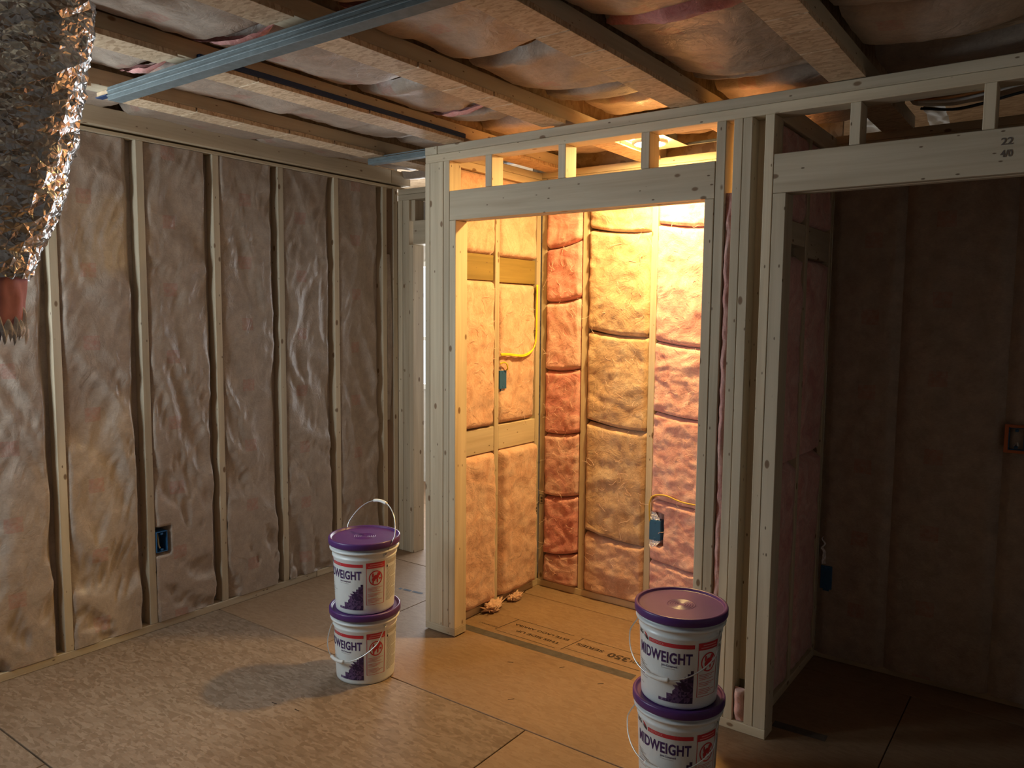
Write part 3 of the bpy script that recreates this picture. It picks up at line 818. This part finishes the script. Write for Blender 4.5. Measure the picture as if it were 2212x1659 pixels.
def make_bucket():
    t = empty('joint_compound_bucket')
    prof = [(0, .003), (RB - .012, .003), (RB - .006, .0), (RB - .001, .004), (RB, .012)]
    prof += [(rad(z), z) for z in (.06, .12, .18, .235)]
    prof += [(rad(.24) + .0030, .2415), (rad(.25) + .0030, .2475), (rad(.25), .2495), (rad(.268), .268), (RTOP + .0105, .2695), (RTOP + .0120, .274), (RTOP + .0110, .2785), (RTOP + .004, .280), (RTOP, .2815), (RTOP, HB), (RTOP - .004, HB), (RTOP - .004, .25), (0, .25)]
    body = lathe('body', prof, BUCKET, t, 72)
    lp = [(RTOP - .003, .2925), (.1555, .2925), (.1575, .296), (.1575, .316), (.155, .3205), (.149, .3212), (.1455, .3185), (.1445, .3135), (.1405, .3125)]
    lid = lathe('lid', lp, PURPLE, t, 72)
    tp = [(.1404, .3125), (.12, .3125), (.09, .3125), (.06, .3125)]
    for r in (.046, .038, .030, .022, .014):
        tp += [(r + .0024, .3125), (r + .0014, .3126), (r, .3142), (r - .0014, .3126), (r - .0024, .3125)]
    tp += [(.006, .3125), (0, .3125)]
    top = lathe('lid_panel', tp, LIDTOP, lid, 72)
    # print on the wall of the bucket
    def pr(name, bm, mat, off=.0007, step=.0105):
        wrap(bm, off, step); return from_bm(name, bm, mat, body)
    pr('brand_lettering', fit(text_bm('USG', .02, .0006), -77 * D, -62 * D, .222, .239), INKK)
    b = bmesh.new(); tri_into(b, [(-60, .240), (-53, .232), (-49, .222), (-56, .229)]); pr('emblem_red', b, INKR)
    b = bmesh.new(); tri_into(b, [(-56, .228), (-49, .221), (-49, .212), (-55, .217)]); tri_into(b, [(-59, .229), (-57, .226), (-56, .217), (-58, .222)]); pr('emblem_black', b, INKK)
    pr('red_bar', patch(-47, 20.5, .2135, .2275), INKR)
    pr('bar_lettering', fit(text_bm('SHEETROCK', .02, .0), -45 * D, -22 * D, .2165, .2245), plain('pale_red_print', (.75, .30, .30), .5), .0011)
    pr('name_lettering', fit(text_bm('MIDWEIGHT', .03, .0009, spacing=1.06), -70 * D, 18 * D, .158, .197), INKP)
    pr('subtitle_lettering', fit(text_bm('Joint Compound', .02, .0004), -26 * D, -3 * D, .143, .153), INKP)
    pr('subtitle_rule', patch(-26, -6, .1385, .1400), INKG)
    b = bmesh.new()
    for k, (z, a0, a1) in enumerate(((.128, -72, -58), (.121, -72, -52), (.114, -72, -62), (.107, -72, -46), (.100, -72, -38), (.083, -72, -60), (.076, -72, -52), (.050, -72, -62))):
        patch(a0, a1, z, z + .0022, b)
    pr('fine_print', b, INKG)['kind'] = 'stuff'
    b = bmesh.new()
    for z, a1 in ((.092, -57), (.087, -50)): patch(-72, a1, z, z + .002, b)
    pr('purple_fine_print', b, INKP)
    # triangular mosaic
    rng = random.Random(5); b = bmesh.new()
    A0, A1, Z0, Z1 = -30.0, 20.5, .024, .148; ca, cz = 4.2, .0104
    i = 0
    a = A0
    while a < A1 - .1:
        z = Z0
        while z < Z1:
            fx = (a + ca / 2 - A0) / (A1 - A0); fz = (z + cz / 2 - Z0) / (Z1 - Z0)
            if fz < fx * .98 + .04 + rng.uniform(-.09, .04):
                n0 = len(b.faces); ar = min(a + ca, A1)
                if rng.random() < .5: q = ([(a, z), (ar, z), (ar, z + cz)], [(a, z), (ar, z + cz), (a, z + cz)])
                else: q = ([(a, z), (ar, z), (a, z + cz)], [(ar, z), (ar, z + cz), (a, z + cz)])
                edge = fz > fx - .10
                for tri in q:
                    if edge and rng.random() < .25: continue
                    tri_into(b, tri); b.faces.ensure_lookup_table()
                    b.faces[-1].material_index = 0 if fx > .62 and rng.random() < .55 else rng.choice((0, 1, 1, 2, 2) if not edge else (1, 2, 2, 3))
            z += cz
        a += ca
    pr('mosaic_print', b, MOS)
    # red warning panel
    b = patch(26, 62, .207, .232)
    for q in ((26, 27, .045, .207), (61, 62, .045, .207), (26, 62, .045, .0465)): patch(*q, b)
    pr('warning_panel', b, INKR)
    b = bmesh.new()
    for a0, a1, z in ((33, 57, .222), (30, 59, .213)): patch(a0, a1, z, z + .0035, b)
    pr('warning_heading', b, plain('pale_red_print', (.75, .30, .30), .5), .0011)
    b = bmesh.new(); seg = 28
    for k in range(seg):
        p = []
        for rr, kk in ((1, k), (1, k + 1), (.86, k + 1), (.86, k)):
            th = 2 * math.pi * kk / seg; p.append((44 + 13.2 * rr * math.cos(th), .163 + .0335 * rr * math.sin(th)))
        tri_into(b, p)
    # crawling-child silhouette of the warning, as plain blobs
    for cx, cz_, ra, rz_ in ((45, .168, 5.2, .010), (49.5, .179, 3.4, .0085), (40, .158, 3.6, .009), (38.5, .176, 1.6, .011), (47, .152, 1.5, .012), (39, .147, 1.6, .010), (52, .160, 2.4, .004)):
        tri_into(b, [(cx + ra * math.cos(2 * math.pi * k / 9), cz_ + rz_ * math.sin(2 * math.pi * k / 9)) for k in range(9)])
    pr('warning_symbol', b, INKR)
    b = bmesh.new()
    for k in range(13):
        if k in (4, 8): continue
        patch(29, 58 - 3 * ((k * 7) % 5), .120 - k * .0055, .1222 - k * .0055, b)
    pr('warning_text', b, plain('soft_red_print', (.60, .20, .19), .5))
    # grey instruction panel further round
    b = patch(66, 104, .214, .230)
    for k in range(27): patch(67 + (0 if k % 9 else 1), 103 - (k * 5) % 7 - (20 if k % 9 == 8 else 0), .196 - k * .0056, .1985 - k * .0056, b)
    pr('instruction_text', b, INKG)
    b = fit(text_bm('1', .02, .0006), 67 * D, 69.5 * D, .200, .210); pr('instruction_number', b, INKK)
    b = fit(text_bm('2', .02, .0006), 96 * D, 99 * D, .200, .210); pr('instruction_number', b, INKK)
    for a in (62, 242):
        e = lathe('handle_ear', [(0, .006), (.007, .006), (.009, .003), (.010, 0)], BUCKET, t, 16)
        e.location = ((rad(.262) - .001) * math.cos(R(a)), (rad(.262) - .001) * math.sin(R(a)), .259); e.rotation_euler = (0, R(90), R(a))
    return t
def add_handle(t, angle):
    """wire bail turning on the ears; angle 0 = straight up, 180 = hanging"""
    ax = Vector((math.cos(R(62)), math.sin(R(62)), 0)); fwd = Vector((math.cos(R(-28)), math.sin(R(-28)), 0))
    d = Vector((0, 0, 1)) * math.cos(R(angle)) + fwd * math.sin(R(angle))
    c = Vector((0, 0, .259)); rr = .163; H = .205
    def pt(s):          # s from -1 to 1 across the bail
        th = s * math.pi / 2
        return c + ax * (math.copysign(1, s) * min(rr, .1465 + .09 * (1 - abs(s))) if abs(s) > .8 else rr * math.sin(th) / math.sin(.8 * math.pi / 2)) * (1.0) + d * (.012 + H * (max(0.0, math.cos(th)) ** .9)) * (1 if abs(s) < .999 else 0)
    pts = [pt(s / 14) for s in range(-14, 15)]
    h = tube('handle', pts, .0023, WIRE, t, 8, 3)
    g = [pt(s) for s in (-.16, -.08, 0, .08, .16)]
    gr = tube('grip', [p - Vector(pts[0]) for p in g], .0072, WHITE_PL, h, 12, 4)
    return h
def copy_tree(o, parent=None):
    c = o.copy(); COL.objects.link(c)
    if parent: c.parent = parent
    for ch in list(o.children): copy_tree(ch, c)
    return c
proto = make_bucket()
def facing(x, y): return math.atan2(CAM.y - y, CAM.x - x)
S1, S2 = (.120, -.526), (1.58, -.430)
spots = [(S1, 0.0, -24, 134, 'lower white joint compound bucket of the stack beside the passage'),
         (S1, .3135, -24, -25, 'upper white joint compound bucket beside the passage, its wire handle raised'),
         (S2, 0.0, 2, 134, 'lower white joint compound bucket of the stack beside the dark closet'),
         (S2, .3135, 0, 135, 'upper white joint compound bucket beside the dark closet, its wire handle hanging')]
for i, ((x, y), z, off, ang, lab) in enumerate(spots):
    b = proto if i == 0 else copy_tree(proto)
    spots[i] = (b, x, y, z, off, ang, lab)
for b, x, y, z, off, ang, lab in spots:
    b.location = (x, y, z); b.rotation_euler = (0, 0, facing(x, y) + R(off))
    add_handle(b, ang)
    tag(b, lab, 'bucket', 'stacked joint compound buckets')

# ================================================================== FOIL DUCT
def make_duct():
    top, bot = Vector((.529 - .115, -1.842 - .0845, 2.408)), Vector((.437 - .088, -1.987 - .065, 1.690))
    t = empty('foil_duct', bot)
    tag(t, 'crinkled foil-jacketed insulated duct hanging from the ceiling, pink wool at its torn end', 'duct')
    axd = (bot - top); rng = random.Random(3)
    jit = {}
    nu, nv = 46, 54
    def fn(u, v):
        th = 2 * math.pi * u
        c = top + axd * v + RT * (.012 * math.sin(math.pi * v))
        rr = .143 - .035 * sm((v - .70) / .3) + .010 * fnz(math.cos(th) * 2, math.sin(th) * 2, v * 9)
        key = (round((u % 1) * nu), round(v * nv))
        if key[0] == nu: key = (0, key[1])
        j = jit.setdefault(key, rng.uniform(-1, 1))
        cr = 1 - 2 * abs(fnz(math.cos(th) * 5 + v * 3, math.sin(th) * 5, v * 22))
        rr += .006 * cr + .0034 * j + .003 * fnz(math.cos(th) * 11, math.sin(th) * 11, v * 50)
        th2 = th + .02 * fnz(v * 60, th * 3, 1)
        return c + Vector((math.cos(th2) * rr, math.sin(th2) * rr, .010 * fnz(math.cos(th) * 6, math.sin(th) * 6, v * 30)))
    m, nt, b = new_mat('crinkled_foil')
    v, _ = coords(nt)
    n = noise_n(nt, v, 30, 4, .6, 1.0)
    c = ramp(nt, [(.3, (.42, .43, .44)), (.7, (.66, .67, .68))]); nt.links.new(n, c.inputs[0]); nt.links.new(c.outputs[0], b.inputs['Base Color'])
    b.inputs['Metallic'].default_value = 1.0; b.inputs['Roughness'].default_value = .24
    vo = N(nt, 'ShaderNodeTexVoronoi', feature='DISTANCE_TO_EDGE'); vo.inputs['Scale'].default_value = 60; nt.links.new(v, vo.inputs['Vector'])
    bump(nt, b, vo.outputs['Distance'], .35, .01)
    o = grid_mesh('foil_jacket', nu, nv, fn, m, t, smooth=False, origin=tuple(bot), tri=True); o.location = (0, 0, 0)
    def fp(u, v):
        th = 2 * math.pi * u
        L = .125 + .05 * fnz(math.cos(th) * 2.5, math.sin(th) * 2.5, 3) + .03 * fnz(math.cos(th) * 9, math.sin(th) * 9, 5)
        z = .05 - (L + .05) * v
        rr = .103 + .006 * fnz(math.cos(th) * 4, math.sin(th) * 4, v * 4) - .012 * v
        return (bot.x + math.cos(th) * rr, bot.y + math.sin(th) * rr, bot.z + z)
    w = grid_mesh('pink_wool', 60, 16, fp, plain('dull_pink_lining', (.55, .27, .28), .8, 0, .1, .12, 14, .3), t, origin=tuple(bot)); w.location = (0, 0, 0)
    def ff(u, v):
        th = 2 * math.pi * u
        x, y, z = fp(u, 1.0)
        return (x + .010 * math.cos(th) * math.sin(3 * v), y + .010 * math.sin(th) * math.sin(3 * v), z + .022 - (.045 + .028 * fnz(u * 90, v, 2)) * v)
    w2 = grid_mesh('white_wool_edge', 160, 4, ff, fluff('white_wool', (.78, .78, .80), (.66, .62, .66), (.9, .9, .9)), t, origin=tuple(bot)); w2.location = (0, 0, 0)
make_duct()

# ================================================================== OUTLET BOXES AND CABLES
def outlet_box(name, loc, rz, w, h, d, label, ring=None, closed=False, BLUE_PL=BLUE_PL):
    """open box whose mouth faces local +x"""
    t = empty(name, loc, rz); tw = .0035
    box('side', (-d, 0), (-w / 2, -w / 2 + tw), (-h / 2, h / 2), BLUE_PL, t, .0006)
    box('side', (-d, 0), (w / 2 - tw, w / 2), (-h / 2, h / 2), BLUE_PL, t, .0006)
    box('side', (-d, 0), (-w / 2 + tw, w / 2 - tw), (-h / 2, -h / 2 + tw), BLUE_PL, t, .0006)
    box('side', (-d, 0), (-w / 2 + tw, w / 2 - tw), (h / 2 - tw, h / 2), BLUE_PL, t, .0006)
    box('back', (-d, -d + tw) if not closed else (-tw, 0), (-w / 2 + tw, w / 2 - tw), (-h / 2 + tw, h / 2 - tw), BLUE_PL, t, .0006)
    for z in (-h / 2 + .012, h / 2 - .012):
        box('screw_tab', (-.008, .001), (-.006, .006), (z - .005, z + .005), BLUE_PL, t, .001)
    if closed:
        for z in (-h / 2 - .006, h / 2 + .006): box('clamp', (-.03, -.006), (-.014, .014), (z - .006, z + .006), BLUE_PL, t, .001)
    if ring:
        box('ring', (-.004, .003), (-w / 2 - .014, -w / 2), (-h / 2 - .012, h / 2 + .012), ring, t, .001)
        box('ring', (-.004, .003), (w / 2, w / 2 + .014), (-h / 2 - .012, h / 2 + .012), ring, t, .001)
        box('ring', (-.004, .003), (-w / 2, w / 2), (h / 2, h / 2 + .012), ring, t, .001)
        box('ring', (-.004, .003), (-w / 2, w / 2), (-h / 2 - .012, -h / 2), ring, t, .001)
    tag(t, label, 'outlet box')
    return t
ob = outlet_box('outlet_box', (XA + .004, -.806, .451), 0, .060, .105, .07, 'open blue outlet box nailed to a stud of the brown paper-faced wall')
tube('wire', [(-.06, .006, .04), (-.04, .0, .01), (-.02, -.008, -.02), (-.006, -.010, -.03)], .004, plain('pale_wire', (.6, .5, .3), .5), ob)
outlet_box('outlet_box', (XC + .004, .525, 1.256), 0, .062, .10, .05, 'dark blue outlet box on the closet side wall stud below a yellow cable', closed=True)
ob = outlet_box('outlet_box', (.857, YB - .025, .472), R(-90), .064, .108, .05, 'blue outlet box low on the closet back wall between pink wool', closed=True)
LEAKP = plain('bright_leak_patch', (.80, .78, .82), .4)  # pale colour stands in for daylight leaking round the box
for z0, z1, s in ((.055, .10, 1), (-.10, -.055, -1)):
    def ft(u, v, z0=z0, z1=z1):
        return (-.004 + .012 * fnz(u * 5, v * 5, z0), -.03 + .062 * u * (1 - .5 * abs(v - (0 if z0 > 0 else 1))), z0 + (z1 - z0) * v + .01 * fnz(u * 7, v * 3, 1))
    p = grid_mesh('torn_paper', 8, 6, ft, LEAKP, ob, smooth=False)
ob = outlet_box('outlet_box', (2.445, YB - .040, 1.128), R(-90), .056, .092, .06, 'blue outlet box with an orange rim on the dark closet back wall', plain('orange_ring', (.55, .16, .06), .5))
tube('wire', [(-.05, -.01, .03), (-.03, .0, .0), (-.012, .006, -.03)], .004, WHITE_PL, ob); tube('wire', [(-.05, .012, .03), (-.03, .008, .0), (-.012, -.010, -.034)], .004, plain('grey_wire', (.4, .36, .36), .5), ob)
outlet_box('outlet_box', (1.735, YB - .025, .40), R(-90), .05, .11, .05, 'outlet box in the corner of the dark closet beside the divider wall', closed=True)
def tf(u, v): return (1.715 + .02 * u + .012 * fnz(v * 6, 1, 2), YB - .03 + .008 * fnz(u * 4, v * 8, 3), .462 + .13 * v + .004 * u)  # pale strip painted in place of a bright patch of light
tp = tag(grid_mesh('torn_paper', 5, 16, lambda u, v: tf(u * (1 - .8 * v), v), plain('pale_light_patch', (.85, .83, .85), .35), None, smooth=False), 'pale strip standing in for leaking light above the outlet box beside the divider wall', 'light patch')

cab = empty('yellow_cable', (XC - .01, .79, 1.60)); tag(cab, 'yellow electrical cable looping down the closet corner stud to the side wall stud', 'cable')
def loc_pts(pts, o): return [Vector(p) - o.location for p in pts]
tube('cable_run', loc_pts([(.10, .838, 1.783), (.10, .835, 1.70), (.101, .834, 1.60), (.101, .832, 1.50), (.102, .82, 1.445), (.104, .78, 1.408), (.106, .70, 1.386), (.107, .62, 1.390), (.104, .55, 1.397), (.098, .495, 1.398)], cab), .0042, YELLOW, cab, 8, 6)
tube('cable_run', loc_pts([(.102, .827, 1.783), (.104, .826, 1.70), (.105, .822, 1.60), (.105, .822, 1.50), (.106, .808, 1.44), (.108, .77, 1.400), (.110, .70, 1.379), (.110, .62, 1.383), (.106, .55, 1.390), (.100, .495, 1.391)], cab), .0038, YELLOW, cab, 8, 6)
STAPLE = plain('dark_staple', (.05, .05, .05), .5)
for z in (1.735, 1.52): box('staple', (.007, .024), (.030, .050), (z - 1.60 - .002, z - 1.60 + .002), STAPLE, cab, .0005)
cab2 = tag(tube('yellow_cable', [(.096, .495, 1.345), (.108, .512, 1.352), (.112, .532, 1.342), (.108, .545, 1.318), (.10, .545, 1.306)], .004, YELLOW, None), 'short yellow cable tail entering the side wall outlet box', 'cable')
cab3 = tag(tube('yellow_cable', [(.826, YB - .022, .515), (.826, YB - .03, .56), (.828, YB - .034, .62), (.85, YB - .036, .66), (.92, YB - .040, .672), (1.02, YB - .040, .650), (1.17, YB - .036, .645)], .004, plain('dull_yellow_jacket', (.62, .42, .06), .5), None, 8, 6), 'dull yellow cable arching across pink wool above the low outlet box', 'cable')

# cables, plastic sheeting and ducting above the dark closet
for k, (z, y, m, lab) in enumerate(((2.452, .42, 'black', 'black cable slung above the dark closet, lowest of the bundle'), (2.462, .50, 'orange', 'orange cable slung above the dark closet among darker ones'), (2.470, .57, 'white', 'white cable slung above the dark closet'), (2.458, .64, 'black', 'black cable beside the white one above the dark closet'), (2.474, .70, 'tan', 'tan cable slung highest above the dark closet'))):
    mm = {'black': plain('black_jacket', (.02, .02, .022), .5), 'orange': plain('orange_jacket', (.50, .20, .05), .5), 'white': WHITE_PL, 'tan': plain('tan_jacket', (.45, .33, .16), .5)}[m]
    tag(tube('cable', [(2.06, y + .03, z - .012), (2.2, y + .01 * math.sin(k), z - .02 - .006 * k), (2.4, y - .02, z - .014), (2.468, y - .02, z - .010)], .0055, mm, None, 8, 6), lab, 'cable', 'cables above the dark closet')

# tufts of pink wool on the closet floor
rng = random.Random(11)
for (x, y, s_, lab) in ((.125, .40, .050, 'fluffy pink wool tuft fallen at the closet side wall, larger one'), (.130, .60, .036, 'smaller fluffy pink wool tuft further along the closet side wall')):
    bm = bmesh.new(); bmesh.ops.create_icosphere(bm, subdivisions=4, radius=1.0)
    for v in bm.verts:
        n = v.co.normalized()
        k = .62 + .55 * fnz(n.x * 1.8 + x * 9, n.y * 1.8, n.z * 1.8) + .75 * abs(fnz(n.x * 4.5, n.y * 4.5, n.z * 4.5 + y * 5)) + .35 * fnz(n.x * 13, n.y * 13, n.z * 13)
        v.co = Vector((n.x * s_ * k * .85, n.y * s_ * k * 1.5, max(0.0, (n.z * .6 + .5) * s_ * k)))
    t = from_bm('wool_tuft', bm, PEACH, None, (x, y, .0005), True)
    tag(t, lab, 'insulation scrap')
    bm = bmesh.new()
    for q in range(46):
        a = rng.uniform(0, 6.28); p0 = Vector((math.cos(a) * s_ * .3, math.sin(a) * s_ * .7, s_ * rng.uniform(.15, .6)))
        d = Vector((math.cos(a + rng.uniform(-.9, .9)), math.sin(a + rng.uniform(-.9, .9)), rng.uniform(-.1, .6))) * s_ * rng.uniform(.5, 1.0)
        m1 = p0 + d * .5 + Vector((rng.uniform(-1, 1), rng.uniform(-1, 1), rng.uniform(-.2, 1))) * s_ * .25
        p2 = p0 + d; p2.z = max(.002, p2.z); m1.z = max(.002, m1.z)
        tube_into(bm, [p0, m1, p2], .0012, 4, 3)
    fb = from_bm('loose_fibres', bm, PEACH, t, None, True); fb['kind'] = 'stuff'

# pale plastic sheeting caught above the dark closet, lit from the next room
for k, (xa, xb, ya, yb, z0, lab) in enumerate(((1.74, 1.885, .97, 1.25, 2.50, 'pale crumpled plastic sheet above the dark closet beside the nearer joist'), (2.02, 2.10, .97, 1.20, 2.52, 'small pale plastic sheet above the dark closet beyond the joist'))):
    def fs(u, v, xa=xa, xb=xb, ya=ya, yb=yb, z0=z0, k=k):
        x = xa + (xb - xa) * u; y = ya + (yb - ya) * v
        return (x, y, z0 - .05 * v + .016 * fnz(x * 22, y * 18, k) + .01 * (1 - 2 * abs(fnz(x * 14, y * 30, k + 3))))
    tag(grid_mesh('plastic_sheet', 14, 20, fs, plain('pale_plastic_sheet', (.80, .84, .84), .3), None), lab, 'plastic sheet')

# fine wisps teased out of the wool on the closet walls
rng = random.Random(23)
def wisps(parent, n, place):
    bm = bmesh.new()
    for q in range(n):
        p, du, dv, dn = place(rng)
        L = rng.uniform(.02, .075); a = rng.uniform(0, 6.28); pts = [p]
        for k in range(4):
            a += rng.uniform(-.8, .8)
            pts.append(pts[-1] + du * (math.cos(a) * L / 4) + dv * (math.sin(a) * L / 4) + dn * rng.uniform(-.001, .0035))
        tube_into(bm, pts, .0009, 3, 2)
    o = from_bm('fibre_wisps', bm, fluff('pale_fibre', (.86, .62, .52), (.80, .52, .42), (.92, .74, .64)), parent, None, True)
    o['kind'] = 'stuff'
    return o
ux, uy, uz = Vector((1, 0, 0)), Vector((0, 1, 0)), Vector((0, 0, 1))
wisps(wb, 240, lambda r: (Vector((r.choice((r.uniform(.14, .355), r.uniform(.42, .77), r.uniform(.90, 1.17))), YB - .022, r.uniform(.08, 2.1))), ux, uz, -uy))
wisps(wc, 150, lambda r: (Vector((XC + r.uniform(.012, .022), r.choice((r.uniform(.15, .43), r.uniform(.51, .82))), r.choice((r.uniform(.08, .85), r.uniform(1.03, 1.75))))), uy, uz, ux))

# grade stamps on the two studs in the closet corner
STAMP2 = plain('stamp_ink', (.12, .09, .07), .7)
o = from_bm('grade_stamp', stamp_x(0, 0, 0), STAMP2, wc, (XC + .0008, .866, .465)); o.rotation_euler = (R(90), 0, R(90))
o = from_bm('grade_stamp', stamp_x(0, 0, 0), STAMP2, wb, (.110, YB - .0008, .525)); o.rotation_euler = (R(90), 0, 0)
